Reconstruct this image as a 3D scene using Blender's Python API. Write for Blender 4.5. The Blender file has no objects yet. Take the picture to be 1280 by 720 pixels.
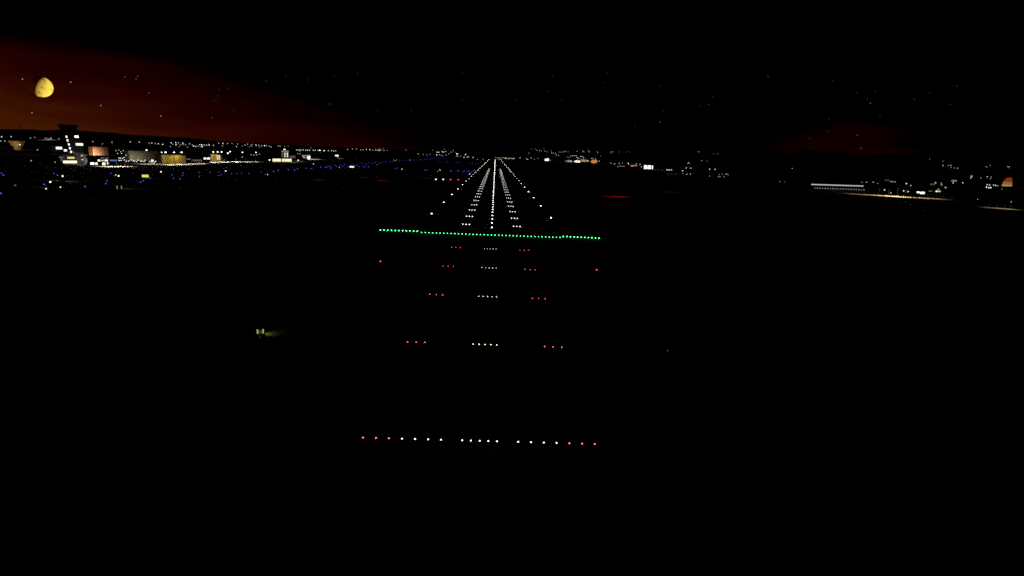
import bpy, bmesh, math, random
from mathutils import Vector, Matrix
random.seed(7)
S = bpy.context.scene
C = S.collection
PI = math.pi

# ------------------------------------------------------------------ camera
CAM = Vector((0.485, -202.99, 28.362))
F, YAW, PITCH, ROLL = 723.40, 0.03832, 0.22640, 0.04643
cy, sy, cp, sp, cr, sr = math.cos(YAW), math.sin(YAW), math.cos(PITCH), math.sin(PITCH), math.cos(ROLL), math.sin(ROLL)
FWD = Vector((sy*cp, cy*cp, -sp)); R0 = Vector((cy, -sy, 0)); U0 = R0.cross(FWD)
RT = cr*R0 + sr*U0; UP = -sr*R0 + cr*U0
cd = bpy.data.cameras.new('camera'); cam = bpy.data.objects.new('camera', cd); C.objects.link(cam)
cd.sensor_width = 36; cd.lens = F*36/1280; cd.clip_start = .5; cd.clip_end = 2e6
M = Matrix((RT, UP, -FWD)).transposed().to_4x4(); M.translation = CAM
cam.matrix_world = M; S.camera = cam

def ray(px, py):
    return FWD + RT*((px-640)/F) + UP*((360-py)/F)
def at(px, py, z=0.0):                     # point of the level plane z seen in that direction
    d = ray(px, py); t = (z-CAM.z)/d.z
    return CAM + d*t
def hor(px): return 163.5 + .0465*px
def height(px, base, top): return (base-top)/(base-hor(px))*CAM.z
def azel(px, py):
    d = ray(px, py).normalized(); return math.degrees(math.atan2(d.x, d.y)), math.degrees(math.asin(d.z))

# ------------------------------------------------------------------ hills
def sm(a, b, x):
    t = max(0, min(1, (x-a)/(b-a))); return t*t*(3-2*t)
def hill(x, y):
    r = math.hypot(x-CAM.x, y-CAM.y); a = math.degrees(math.atan2(x, y-CAM.y))
    if abs(a) > 80: return -2.0
    top = 16 + 46*math.exp(-((a+34)/9)**2) + 105*sm(-9, 4, a) + 85*sm(10, 30, a)
    top *= 1 + .10*math.sin(a*.9+1) + .06*math.sin(a*2.3) + .03*math.sin(a*5.1+2)
    edge = 1-sm(62, 80, abs(a))
    k = sm(4200, 7400, r)*(1-sm(9000, 12000, r))
    return top*k*edge - 1.0*(1-sm(4200, 4600, r)) - 60*sm(9000, 12000, r)
def land(px, py, lift=0.0):                # first point of the land (plus lift) seen in that direction
    d = ray(px, py).normalized(); t = 200.0; h = math.hypot(d.x, d.y); d = d/h
    while t < 11000:
        p = CAM + d*t
        if p.z <= max(0, hill(p.x, p.y)) + lift: break
        t += 12
    if t >= 11000: t = 7300; 
    p = CAM + d*t
    return Vector((p.x, p.y, max(0, hill(p.x, p.y))))

# ------------------------------------------------------------------ materials
MATS = {}
def node_mat(name):
    m = bpy.data.materials.new(name); m.use_nodes = True; n = m.node_tree.nodes; n.clear()
    out = n.new('ShaderNodeOutputMaterial'); return m, m.node_tree, out
def surf(name, c1, c2=None, scale=1.0, rough=.8, metal=0.0, detail=4):
    if name in MATS: return MATS[name]
    m, t, out = node_mat(name); n, l = t.nodes, t.links
    b = n.new('ShaderNodeBsdfPrincipled'); b.inputs['Roughness'].default_value = rough; b.inputs['Metallic'].default_value = metal
    tc = n.new('ShaderNodeTexCoord'); no = n.new('ShaderNodeTexNoise'); no.inputs['Scale'].default_value = scale; no.inputs['Detail'].default_value = detail
    mx = n.new('ShaderNodeValToRGB'); c2 = c2 or tuple(v*.75 for v in c1)
    mx.color_ramp.elements[0].position = .35; mx.color_ramp.elements[1].position = .65
    mx.color_ramp.elements[0].color = (*c1, 1); mx.color_ramp.elements[1].color = (*c2, 1)
    l.new(tc.outputs['Object'], no.inputs['Vector']); l.new(no.outputs['Fac'], mx.inputs['Fac'])
    l.new(mx.outputs['Color'], b.inputs['Base Color']); l.new(b.outputs['BSDF'], out.inputs['Surface'])
    MATS[name] = m; return m
def em(name, col, strength, sample=False):
    if name in MATS: return MATS[name]
    m, t, out = node_mat(name); e = t.nodes.new('ShaderNodeEmission')
    e.inputs['Color'].default_value = (*col, 1); e.inputs['Strength'].default_value = strength
    t.links.new(e.outputs['Emission'], out.inputs['Surface'])
    if not sample: m.cycles.emission_sampling = 'NONE'
    MATS[name] = m; return m
def striped(name, c1, c2, period, duty, rough=.7):      # vertical door panels along local x
    m, t, out = node_mat(name); n, l = t.nodes, t.links
    b = n.new('ShaderNodeBsdfPrincipled'); b.inputs['Roughness'].default_value = rough
    tc = n.new('ShaderNodeTexCoord'); sx = n.new('ShaderNodeSeparateXYZ')
    a = n.new('ShaderNodeMath'); a.operation = 'MULTIPLY'; a.inputs[1].default_value = 1/period
    f = n.new('ShaderNodeMath'); f.operation = 'FRACT'
    g = n.new('ShaderNodeMath'); g.operation = 'LESS_THAN'; g.inputs[1].default_value = duty
    no = n.new('ShaderNodeTexNoise'); no.inputs['Scale'].default_value = .25
    mx = n.new('ShaderNodeMix'); mx.data_type = 'RGBA'; mx.inputs[6].default_value = (*c1, 1); mx.inputs[7].default_value = (*c2, 1)
    mu = n.new('ShaderNodeMix'); mu.data_type = 'RGBA'; mu.blend_type = 'MULTIPLY'; mu.inputs[0].default_value = .5
    l.new(tc.outputs['Object'], sx.inputs[0]); l.new(sx.outputs['X'], a.inputs[0]); l.new(a.outputs[0], f.inputs[0]); l.new(f.outputs[0], g.inputs[0])
    l.new(g.outputs[0], mx.inputs[0]); l.new(tc.outputs['Object'], no.inputs['Vector'])
    l.new(mx.outputs[2], mu.inputs[6]); l.new(no.outputs['Fac'], mu.inputs[7]); l.new(mu.outputs[2], b.inputs['Base Color'])
    l.new(b.outputs['BSDF'], out.inputs['Surface']); return m
GRASS = surf('grass', (.018, .028, .010), (.035, .038, .018), .15, .95)
ASPH = surf('asphalt', (.045, .045, .047), (.06, .06, .058), .4, .9)
PAINT = surf('marking_paint', (.62, .62, .6), (.4, .4, .39), 1.2, .7)
CONC = surf('apron_concrete', (.30, .29, .27), (.22, .21, .2), .08, .85)
SOIL = surf('hill_cover', (.015, .02, .012), (.03, .028, .02), .01, 1)
DARKM = surf('dark_metal', (.05, .05, .055), (.035, .035, .04), 3, .55, .3)
STEEL = surf('galvanised_steel', (.3, .3, .31), (.2, .2, .21), 4, .5, .6)
WALLG = surf('grey_wall', (.34, .34, .35), (.26, .26, .28), .3, .8)
WALLD = surf('dark_wall', (.07, .07, .08), (.05, .05, .055), .3, .8)
WALLO = surf('olive_wall', (.30, .28, .19), (.2, .19, .13), .35, .8)
ROOFM = surf('roof_sheet', (.09, .09, .1), (.06, .06, .07), .5, .7)
GLASSD = surf('dark_glass', (.01, .013, .015), (.015, .017, .02), .5, .08)
LEAF = surf('leaf', (.03, .05, .015), (.05, .08, .02), 2, .8)
BARK = surf('bark', (.05, .035, .02), (.03, .02, .012), 6, .9)
YDOOR = striped('yellow_door', (.62, .42, .02), (.05, .035, .006), 8.0, .06)
ODOOR = striped('rust_ribbed_cladding', (.75, .34, .14), (.85, .68, .5), 4.2, .35)
ODW = em('warm_window', (1, .9, .55), 1.6); WHW = em('white_window', (1, .96, .86), 2.2); YWW = em('yellow_window', (1, .85, .3), .9)
DIMW = em('dim_window', (.9, .85, .75), .16); BLUESTRIP = em('blue_tube', (.16, .3, 1), .55); GOLDG = em('gold_patch_glow', (.9, .68, .28), .42)
ORG = em('orange_dome_glow', (1, .33, .12), .6); REDG = em('red_roof_glow', (1, .10, .02), .26); PINKW = em('pink_window', (1, .35, .3), .6)

# ------------------------------------------------------------------ mesh helpers
def bm_obj(name, bm, mats, parent=None, smooth=False):
    me = bpy.data.meshes.new(name); bm.normal_update(); bm.to_mesh(me); bm.free()
    for m in (mats if isinstance(mats, (list, tuple)) else [mats]): me.materials.append(m)
    if smooth:
        for p in me.polygons: p.use_smooth = True
    o = bpy.data.objects.new(name, me); C.objects.link(o)
    if parent: o.parent = parent
    return o
def box(bm, x0, x1, y0, y1, z0, z1, mi=0):
    v = [bm.verts.new(p) for p in ((x0,y0,z0),(x1,y0,z0),(x1,y1,z0),(x0,y1,z0),(x0,y0,z1),(x1,y0,z1),(x1,y1,z1),(x0,y1,z1))]
    for q in ((3,2,1,0),(4,5,6,7),(0,1,5,4),(1,2,6,5),(2,3,7,6),(3,0,4,7)):
        bm.faces.new([v[i] for i in q]).material_index = mi
def lathe(bm, prof, seg=10, mi=0, c=(0,0,0)):
    rings = []
    for r, z in prof:
        if r < 1e-5: rings.append([bm.verts.new((c[0], c[1], c[2]+z))])
        else: rings.append([bm.verts.new((c[0]+r*math.cos(2*PI*i/seg), c[1]+r*math.sin(2*PI*i/seg), c[2]+z)) for i in range(seg)])
    for a, b in zip(rings, rings[1:]):
        for i in range(seg):
            j = (i+1) % seg
            if len(a) == 1 and len(b) == 1: continue
            if len(a) == 1: f = bm.faces.new((a[0], b[j], b[i]))
            elif len(b) == 1: f = bm.faces.new((a[i], a[j], b[0]))
            else: f = bm.faces.new((a[i], a[j], b[j], b[i]))
            f.material_index = mi; f.normal_flip()
    bmesh.ops.recalc_face_normals(bm, faces=bm.faces[:])
def tube(bm, p, q, r0, r1, seg=6, mi=0):
    p, q = Vector(p), Vector(q); d = (q-p).normalized(); a = d.orthogonal().normalized(); b = d.cross(a)
    A = [bm.verts.new(p+(a*math.cos(2*PI*i/seg)+b*math.sin(2*PI*i/seg))*r0) for i in range(seg)]
    B = [bm.verts.new(q+(a*math.cos(2*PI*i/seg)+b*math.sin(2*PI*i/seg))*r1) for i in range(seg)]
    for i in range(seg):
        j = (i+1) % seg; bm.faces.new((A[i], A[j], B[j], B[i])).material_index = mi
    bm.faces.new(A[::-1]).material_index = mi; bm.faces.new(B).material_index = mi
def prism(bm, pts, y0, y1, mi=0):          # polygon in local x,z pushed along y
    A = [bm.verts.new((x, y0, z)) for x, z in pts]; B = [bm.verts.new((x, y1, z)) for x, z in pts]; n = len(pts)
    bm.faces.new(A); bm.faces.new(B[::-1])
    for i in range(n): bm.faces.new((A[i], B[i], B[(i+1) % n], A[(i+1) % n]))
    bmesh.ops.recalc_face_normals(bm, faces=bm.faces[:])
def dome(r, k0=0.0, n=4):
    return [(r*math.cos(a), r*math.sin(a)) for a in [k0+(PI/2-k0)*i/n for i in range(n)]] + [(0, r)]
def tag(o, label, cat, group=None):
    o['label'] = label; o['category'] = cat
    if group: o['group'] = group
    return o
def thing(name, label, cat, loc=(0,0,0), rz=0, group=None):
    o = bpy.data.objects.new(name, None); C.objects.link(o); o.location = loc; o.rotation_euler = (0,0,rz); o.empty_display_size = .2
    return tag(o, label, cat, group)
def struct(o): o['kind'] = 'structure'; return o
def copy_to(src, loc, label, cat, group, rz=None):
    r = src.copy(); C.objects.link(r); r.location = loc
    if rz is not None: r.rotation_euler = (0,0,rz)
    tag(r, label, cat, group)
    for ch in src.children:
        c = ch.copy(); C.objects.link(c); c.parent = r
        for g in ch.children:
            d = g.copy(); C.objects.link(d); d.parent = c
    return r
KINDS = []
class Kind:                                 # first place() moves the built thing, the next ones copy it
    def __init__(self, root): self.root, self.used = root, False; KINDS.append(self)
    def place(self, loc, label, cat, group=None, rz=None):
        if not self.used:
            self.used = True; self.root.location = loc
            if rz is not None: self.root.rotation_euler = (0,0,rz)
            return tag(self.root, label, cat, group)
        return copy_to(self.root, loc, label, cat, group, rz)
ONES = 'first second third fourth fifth sixth seventh eighth ninth tenth eleventh twelfth thirteenth fourteenth fifteenth sixteenth seventeenth eighteenth nineteenth'.split()
def nth(i):
    if i < 20: return ONES[i-1]
    t, u = divmod(i, 10)
    return ['twentieth','thirtieth','fortieth'][t-2] if u == 0 else ['twenty','thirty','forty'][t-2]+'-'+ONES[u-1]

# ------------------------------------------------------------------ ground, runway, taxiways
def sheet(name, x0, x1, y0, y1, z, m, nx=1, ny=1):
    bm = bmesh.new()
    g = [[bm.verts.new((x0+(x1-x0)*i/nx, y0+(y1-y0)*j/ny, z)) for i in range(nx+1)] for j in range(ny+1)]
    for j in range(ny):
        for i in range(nx): bm.faces.new((g[j][i], g[j][i+1], g[j+1][i+1], g[j+1][i]))
    return struct(bm_obj(name, bm, m))
bm = bmesh.new()                            # one sheet to the horizon, fine rings near, wide rings far
radii = [0, 40, 90, 160, 260, 420, 700, 1100, 1800, 3000, 5000, 9000, 18000, 35000, 60000]
rings = [[bm.verts.new((CAM.x, CAM.y, 0))]] + [[bm.verts.new((CAM.x+r*math.sin(2*PI*i/96), CAM.y+r*math.cos(2*PI*i/96), 0)) for i in range(96)] for r in radii[1:]]
for a, b in zip(rings, rings[1:]):
    for i in range(96):
        j = (i+1) % 96
        bm.faces.new((a[0], b[j], b[i]) if len(a) == 1 else (a[i], a[j], b[j], b[i]))
bmesh.ops.recalc_face_normals(bm, faces=bm.faces[:])
struct(bm_obj('ground', bm, GRASS))
bm = bmesh.new(); prev = None               # hills round the airfield
for k in range(0, 321):
    a = math.radians(-80+k*.5); row = []
    for r in (4150, 4400, 4700, 5000, 5400, 5800, 6200, 6600, 7000, 7400, 8000, 8800, 9800, 11000, 12500):
        x, y = CAM.x+r*math.sin(a), CAM.y+r*math.cos(a); row.append(bm.verts.new((x, y, hill(x, y))))
    if prev:
        for i in range(len(row)-1): bm.faces.new((prev[i], row[i], row[i+1], prev[i+1]))
    prev = row
bmesh.ops.recalc_face_normals(bm, faces=bm.faces[:])
struct(bm_obj('hills', bm, SOIL, smooth=True))
RWY_END = 2720
sheet('runway', -30, 30, -2, RWY_END, .03, ASPH, 2, 30)
sheet('taxiway', -225, -200, 60, 2500, .03, ASPH, 1, 20)
sheet('taxiway.001', -200, -30, 330, 352, .03, ASPH, 4, 1)
sheet('taxiway.002', -200, -30, 1180, 1202, .03, ASPH, 4, 1)
sheet('apron', -420, -255, 150, 1750, .06, CONC, 3, 30)
bm = bmesh.new()                            # painted markings as one sheet
def rect(x0, x1, y0, y1):
    bm.faces.new([bm.verts.new(p) for p in ((x0,y0,.06),(x1,y0,.06),(x1,y1,.06),(x0,y1,.06))])
for i in range(6):
    for s in (-1, 1): rect(s*(3+3.6*i)-.9, s*(3+3.6*i)+.9, 8, 38)
y = 80
while y < RWY_END-40: rect(-.45, .45, y, y+30); y += 50
for s in (-1, 1): rect(s*25-.45, s*25+.45, 2, RWY_END-2)
for yy in (150, 300, 450, 600, 750, 900):
    for s in (-1, 1): rect(s*10.5-1.5, s*10.5+1.5, yy, yy+22.5)
struct(bm_obj('runway_markings', bm, PAINT))

# ------------------------------------------------------------------ airfield lights
def fixture(name, lens_mat, r, h):          # frangible stem, dark collar, glowing glass lens
    t = thing(name, '', 'light')
    b = bmesh.new(); lathe(b, [(.07, 0), (.07, .03), (.03, .04), (.03, h-.02), (0, h-.02)], 8); bm_obj('stem', b, STEEL, t)
    b = bmesh.new(); lathe(b, [(0, h-.07), (r*.8, h-.06), (r*1.15, h), (r*1.15, h+.015), (r*.95, h+.02)], 12); bm_obj('collar', b, DARKM, t)
    b = bmesh.new(); lathe(b, [(0, h-.01)]+[(x, h+.01+z*1.1) for x, z in dome(r)], 12); bm_obj('lens', b, lens_mat, t, True)
    return Kind(t)
def inset(name, lens_mat, r, h):            # one small mesh: rim and lens
    b = bmesh.new(); lathe(b, [(0, 0), (r*1.3, 0), (r*1.3, h*.6), (r*1.05, h), (0, h)], 8, 0)
    lathe(b, [(r, h+.003)]+[(x, h+.003+z) for x, z in dome(r, .15, 3)], 8, 1)
    return Kind(bm_obj(name, b, [DARKM, lens_mat], None, True))
A_W = em('white_approach_glow', (1, .93, .66), 5.5, True); A_R = em('red_approach_glow', (1, .075, .105), 11.5, True)
k_w = fixture('approach_light', A_W, .068, .32); k_r = fixture('approach_light', A_R, .06, .32)
ROWN = {1: 'fourth', 2: 'third', 3: 'second', 4: 'first'}
rowtxt = {1: 'row nearest the green bar', 2: 'second row before the green bar', 3: 'third row before the green bar', 4: 'fourth row before the green bar'}
five = ['leftmost', 'left of centre', 'middle', 'right of centre', 'rightmost']; three_l = ['outer', 'middle', 'inner']
for k in (1, 2, 3, 4):
    for i in range(5):
        k_w.place((-1.78+.89*i, -30*k, 0), f'white approach light, {five[i]} of five in the {rowtxt[k]}', 'approach light', 'white approach lights in rows of five')
    for s, side in ((-1, 'left'), (1, 'right')):
        for i in range(3):
            k_r.place((s*(11.6-1.3*i), -30*k, 0), f'red approach light, {three_l[i]} one of the {side} trio, {rowtxt[k]}', 'approach light', 'red approach lights in trios')
for i in range(5):
    k_w.place((-1.75+.87*i, -150, 0), f'white approach light, {five[i]} of the middle five in the nearest crossbar', 'approach light', 'white lights of the nearest crossbar')
for s, side in ((-1, 'left'), (1, 'right')):
    for i in range(4):
        k_w.place((s*(3.85+1.29*i), -150, 0), f'white light, {nth(i+1)} outward on the {side} arm of the nearest crossbar', 'approach light', 'white lights of the nearest crossbar')
    for i in range(3):
        k_r.place((s*(9.02+1.28*i), -150, 0), f'red light, {three_l[2-i]} one of three ending the {side} side of nearest crossbar', 'approach light', 'red lights of the nearest crossbar')
A_R2 = em('red_lone_glow', (1, .06, .12), 4.5, True); k1 = fixture('approach_light', A_R2, .15, .35)
for s, side in ((-1, 'left'), (1, 'right')):
    k1.place((s*27.7, -57.2, 0), f'lone red light on the dark grass off the {side} end of the rows', 'approach light', 'lone red lights beside the rows')
A_G = em('green_threshold_glow', (.075, 1, .29), 9.5, True)
k_g = fixture('threshold_light', A_G, .15, .25)
k_gw = fixture('threshold_light', em('green_wing_glow', (.075, 1, .27), 14.0, True), .165, .25)
for i in range(39):
    txt = f'{nth(i+1)} from the left end' if i < 19 else ('middle one' if i == 19 else f'{nth(39-i)} from the right end')
    k_g.place((-24.35+1.289*i, 1.0+.9*(i-19)/19, 0), f'green threshold light, {txt} of the long green bar', 'threshold light', 'green lights of the long threshold bar')
for s, side in ((-1, 'left'), (1, 'right')):
    for i in range(11):
        k_gw.place((s*(26.2+1.29*i), 3.9+s*1.1+(-.08*i), 0), f'green wing light, {nth(i+1)} outward in the raised {side} wing bar', 'threshold light', 'green lights of the wing bars')
L_E = em('white_edge_glow', (1, .97, .9), 11.0); k_e = inset('runway_edge_light', L_E, .25, .25)
n = 0
while 66+64*n < RWY_END:
    yy = 66+64*n
    for s, side in ((-1, 'left'), (1, 'right')):
        lab = f'white edge light on the {side} runway edge, {nth(n+1)} beyond the green bar' if n < 12 else f'far white edge light merging into the line along the {side} runway edge'
        k_e.place((s*27.7, yy+s*2, 0), lab, 'runway light', f'{"near" if n < 12 else "far"} lights along the {side} runway edge')
    n += 1
L_C = em('white_centre_glow', (1, .95, .88), 10.0); L_CP = em('red_centre_glow', (1, .42, .42), 12.0)
k_c = inset('centreline_light', L_C, .21, .06); k_cp = inset('centreline_light', L_CP, .28, .06)
n = 0
while 24+15*n < RWY_END-5:
    yy = 24+15*n; far = yy > RWY_END-900 and (n//2) % 2 == 0 or yy > RWY_END-300
    lab = (f'white centreline light, {nth(n+1)} beyond the green bar' if n < 14 else
           'pinkish centreline light near the far end of the runway' if far else 'white centreline light merging into the bright line down the runway')
    (k_cp if far else k_c).place((.15, yy, .03), lab, 'runway light', 'pink centreline lights' if far else 'near centreline lights' if n < 14 else 'merged centreline lights')
    n += 1
L_T = em('white_touchdown_glow', (1, .98, .92), 5.0); k_t = inset('touchdown_light', L_T, .19, .06)
for k in range(1, 31):
    for s, side in ((-1, 'left'), (1, 'right')):
        for i in range(3):
            lab = f'touchdown light, {three_l[i]} of three, {side} side, {nth(k)} row beyond the green bar' if k < 9 else f'far touchdown light in the narrowing grey {side} strip of the runway'
            k_t.place((s*(11.55-1.32*i), 30.5*k, .03), lab, 'runway light', f'touchdown lights on the {side} side' if k < 9 else f'far touchdown lights, {side} strip')
k_x = inset('runway_end_light', em('red_end_glow', (1, .2, .1), 3.0), .25, .25)
for i in range(14):
    k_x.place((-26+4*i, RWY_END-2, .03), 'dim red light of the bar across the far runway end', 'runway light', 'red runway end lights')
# papi
P_W = em('papi_white_glow', (1, .97, .9), 7.0); P_R = em('papi_red_glow', (1, .05, .08), 5.0)
def papi(mat):
    t = thing('papi_unit', '', 'light')
    b = bmesh.new(); box(b, -.75, .75, -.4, .6, .35, .95); bm_obj('housing', b, DARKM, t)
    for sx in (-.55, .55):
        b = bmesh.new(); tube(b, (sx, .1, 0), (sx, .1, .35), .05, .05); bm_obj('leg', b, STEEL, t)
    b = bmesh.new(); box(b, -.5, .5, -.44, -.405, .45, .88); bm_obj('lens', b, mat, t)
    return Kind(t)
pw, pr = papi(P_W), papi(P_R)
for i, (px, lab, kk) in enumerate(((544.8, 'white glide path light unit, outermost of four left of the runway', pw), (554.1, 'white glide path light unit next to the red pair', pw),
                                   (563.4, 'red glide path light unit next to the white pair', pr), (572.8, 'red glide path light unit, closest of four to the runway', pr))):
    p = at(px, 224.1+.15*i, .65); kk.place((p.x, p.y, 0), lab, 'glide light', 'glide path light units left of the runway')

# blue taxiway edge lights and small white lights on the field
L_B = em('blue_taxi_glow', (.13, .11, 1), 1.9); L_BF = em('blue_far_glow', (.095, .08, 1), 3.4); k_b = inset('taxiway_light', L_B, .33, .3); k_bf = inset('taxiway_light', L_BF, .42, .3)
BLUE = '''2 216.6 4.2 219 1 241.8 19.2 231.8 67.5 216.7 71.7 219 55.2 230.5|106.3 233.3 138.6 216.8 133.8 226 132.3 229.6 175.6 227.8 179 226 187.7 222.3|
215 218.5 229 216.3 228.3 219.5 224.8 223.6 249.3 216 262.3 215.6 274 215.2 273.4 219.7 276.7 218.6 217 223 249.3 220.6 289.5 217.3 296 217 302 216.5 311 217 326.6 214.7 331.5 218|
342 214.3 347.7 213 360.4 212.1 368 212.4 372 211 382.5 210.5 389 210.8 400.8 209 407 209.2 408.5 208.3 411 208.3 414 209 413.5 211 418.5 206.6 421.5 208|
424.5 209.3 426 206.8 428.5 207.8 430.5 205.2 435 208 440 206.5 443.7 207.2 446.8 206.5 449 208.4 451.7 204 454.4 208 456.5 208.5 457.7 205.3 460.6 208.4 460.8 203.2|
466 204.2 468.8 202.8 474 203.7 477 203 481 203 482.5 202 487.5 202.5 491 202 494 202.3 499.5 201.4 504 200.8 508.7 200.5 516 200 518 200.1 521.5 199.9 525.5 199.8 528 199.5 524 199.9 526.7 199.6 530 199.5|
531 199.3 533.5 199 536 198.8 538 198.6 541 198.2 543 198 545.5 197.7 548 197.5 550 197.5 555 198 539.5 198.4 546.7 197.6|
494 210.6 497 210.2 531 212.8 533.5 212.6 564 214 563 214.3 572 214.2 573 213.4 579 214.6 580.5 213.8 584.5 214.7 586 213.8 589.5 215 591.5 214|
546 202 550 202 556.5 202.5 559.5 202.6 569.5 203 572.5 203 587 204 590.5 204.2 594.5 204.4 598 204.5 602 204.8 604.5 205 575 203.3'''
BTXT = ['on the dark field below the control tower', 'on the dark field below the lit terminal', 'in the loose row below the yellow hangars', 'in the row below the pale lit hotel',
        'in the dense blue cluster left of the runway', 'in the thinning line running off to the far taxiway', 'merged in the bright blue far line left of the runway end',
        'in the short row level with the glide path lights', 'in the faint line meeting the left edge lights']
def pairs(s):
    v = [float(x) for x in s.split()]; return list(zip(v[::2], v[1::2]))
for txt, seg in zip(BTXT, BLUE.split('|')):
    far = BTXT.index(txt) >= 3
    for px, py in pairs(seg):
        p = at(px, py, .4); (k_bf if far else k_b).place((p.x, p.y, .03), f'blue taxiway light {txt}', 'taxiway light', f'blue taxiway lights {txt}')
# lamp posts -----------------------------------------------------------------
L_P = em('lamp_post_glow', (1, .96, .82), 3.4); L_S = em('small_lamp_glow', (.9, .92, .85), 2.2); L_PW = em('lamp_post_warm_glow', (1, .9, .6), 4.5)
def lamp_post(name, h, r, mat):
    t = thing(name, '', 'lamp')
    b = bmesh.new(); lathe(b, [(.14, 0), (.1, h*.5), (.07, h-.3), (0, h-.3)], 6); bm_obj('pole', b, STEEL, t)
    b = bmesh.new(); lathe(b, [(0, h-.32), (r*.7, h-.3), (r*.8, h-.1), (r*1.05, h)], 8); bm_obj('lamp_cap', b, DARKM, t)
    b = bmesh.new(); lathe(b, [(x, h+z) for x, z in dome(r, -1.0, 5)], 8); bm_obj('lamp_globe', b, mat, t, True)
    return Kind(t)
def spot(parent, loc, aim, power, col, deg=120, blend=.7, rad=.25):
    ld = bpy.data.lights.new('lamp_beam', 'SPOT'); ld.energy = power; ld.color = col; ld.spot_size = math.radians(deg); ld.spot_blend = blend; ld.shadow_soft_size = rad
    o = bpy.data.objects.new('lamp_beam', ld); C.objects.link(o); o.parent = parent; o.location = loc
    d = Vector(aim)-Vector(loc); o.rotation_euler = d.to_track_quat('-Z', 'Y').to_euler(); return o
k_lp = lamp_post('lamp_post', 5.0, .36, L_P); k_lw = lamp_post('lamp_post', 3.0, .36, L_PW); k_ls = lamp_post('lamp_post', 4.0, .26, L_S)
FIELD = [(39, 201, 's', 'small lamp on the dark field left of the control tower'), (69, 202.8, 's', 'small lamp just left of the bright terminal base'), (57.5, 236, 's', 'faint lamp below the leftmost yellowish lamp'),
 (75.5, 234, 's', 'faint lamp right of the leftmost yellowish lamp'), (148.2, 220, 'p', 'white lamp above the two-post sign'), (144.7, 218.7, 's', 'faint lamp touching the lamp above the two-post sign'),
 (201.2, 214.9, 'p', 'bright white lamp below the big yellow hangar'), (282.2, 213.7, 'p', 'bright lamp below the small yellow hangar'), (334.5, 218.3, 's', 'dim lamp on the field below the hotel'),
 (392, 204.8, 'p', 'dim lamp below the white house'), (424.3, 209.5, 's', 'tiny lamp left of the bright pale sign'), (471.5, 205.4, 's', 'yellowish lamp in the blue taxiway line'),
 (492, 200.2, 'p', 'left one of the bright white pair on the far taxiway'), (495.2, 200.2, 'p', 'right one of the bright white pair on the far taxiway'), (502.5, 211.5, 'p', 'white lamp in front of the red lit patches'),
 (547, 214, 's', 'dim lamp above the white glide path lights'), (550, 212.7, 'p', 'lamp above the white glide path lights'), (593.7, 212.5, 's', 'small lamp beside the left runway edge line'),
 (587.2, 217.4, 'p', 'white lamp touching the left runway edge line'), (974.5, 227, 's', 'left one of two lone lamps on the dark right field'), (981, 227.5, 's', 'right one of two lone lamps on the dark right field'),
 (834.5, 438.5, 't', 'tiny faint lamp alone on the dark grass at right'), (1222, 249, 's', 'lone lamp above the warm lit road at far right'), (1264, 252.5, 's', 'lamp at the right end above the lit road'), (512.5, 200.4, 'p', 'white lamp within the blue far taxiway line')]
k_tiny = fixture('marker_light', em('marker_glow', (.8, .9, .85), .5), .06, .35)
for px, py, kd, lab in FIELD:
    hh = {'s': 4, 'p': 5, 't': .35}[kd]; p = at(px, py, hh)
    {'s': k_ls, 'p': k_lp, 't': k_tiny}[kd].place((p.x, p.y, 0), lab, 'lamp', 'small lamps on the airfield')
for px, py, dx, lab in ((62.8, 227.5, -5, 'yellowish lamp with a lit patch of grass on its left'), (78.2, 220.2, 6, 'yellowish lamp with a lit streak on its right')):
    p = at(px, py, 3); o = k_lw.place((p.x, p.y, 0), lab, 'lamp', 'yellowish lamps on the left field')
    spot(o, (dx*.3, -.4, 2.6), (dx*.9, -.4, 0), 170, (1, .9, .5), 105)

# ------------------------------------------------------------------ signs on the field
def sign(name, px, py, w, h, z0, face, label, legs=2):
    p = at(px, py, z0+h/2); t = thing(name, label, 'sign', (p.x, p.y, 0), math.atan2(CAM.x-p.x, p.y-CAM.y)*1.0)
    b = bmesh.new(); box(b, -w/2, w/2, 0, .35, z0, z0+h); bm_obj('housing', b, DARKM, t)
    b = bmesh.new(); box(b, -w/2+.08, w/2-.08, -.04, -.003, z0+.08, z0+h-.08); bm_obj('face', b, face, t)
    for sx in (-w*.35, w*.35):
        b = bmesh.new(); tube(b, (sx, .17, 0), (sx, .17, z0), .06, .06); bm_obj('leg', b, STEEL, t)
    return t
sign('taxiway_sign', 181.6, 220, 4.2, 1.9, .5, em('yellow_sign_glow', (1, .92, .15), .85), 'bright yellow lit sign below the big yellow hangar')
sign('taxiway_sign', 439.8, 208.6, 6, 1.8, .5, em('pale_sign_glow', (1, .95, .6), 1.6), 'bright pale lit sign among the blue cluster')
p = at(149.3, 236, 0); t = thing('taxiway_sign', 'small dim sign between two lit posts on the left field', 'sign', (p.x, p.y, 0), .6)
for sx in (-1.0, 1.0):
    b = bmesh.new(); box(b, sx-.16, sx+.16, -.1, .1, 0, 1.6); bm_obj('lit_post', b, em('post_glow', (1, .95, .6), .35), t)
b = bmesh.new(); box(b, -.8, .8, -.05, .05, .5, 1.3); bm_obj('panel', b, WALLD, t)
spot(t, (1.4, -.6, 1.7), (4, -1, 0), 220, (1, .95, .5), 100)
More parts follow.
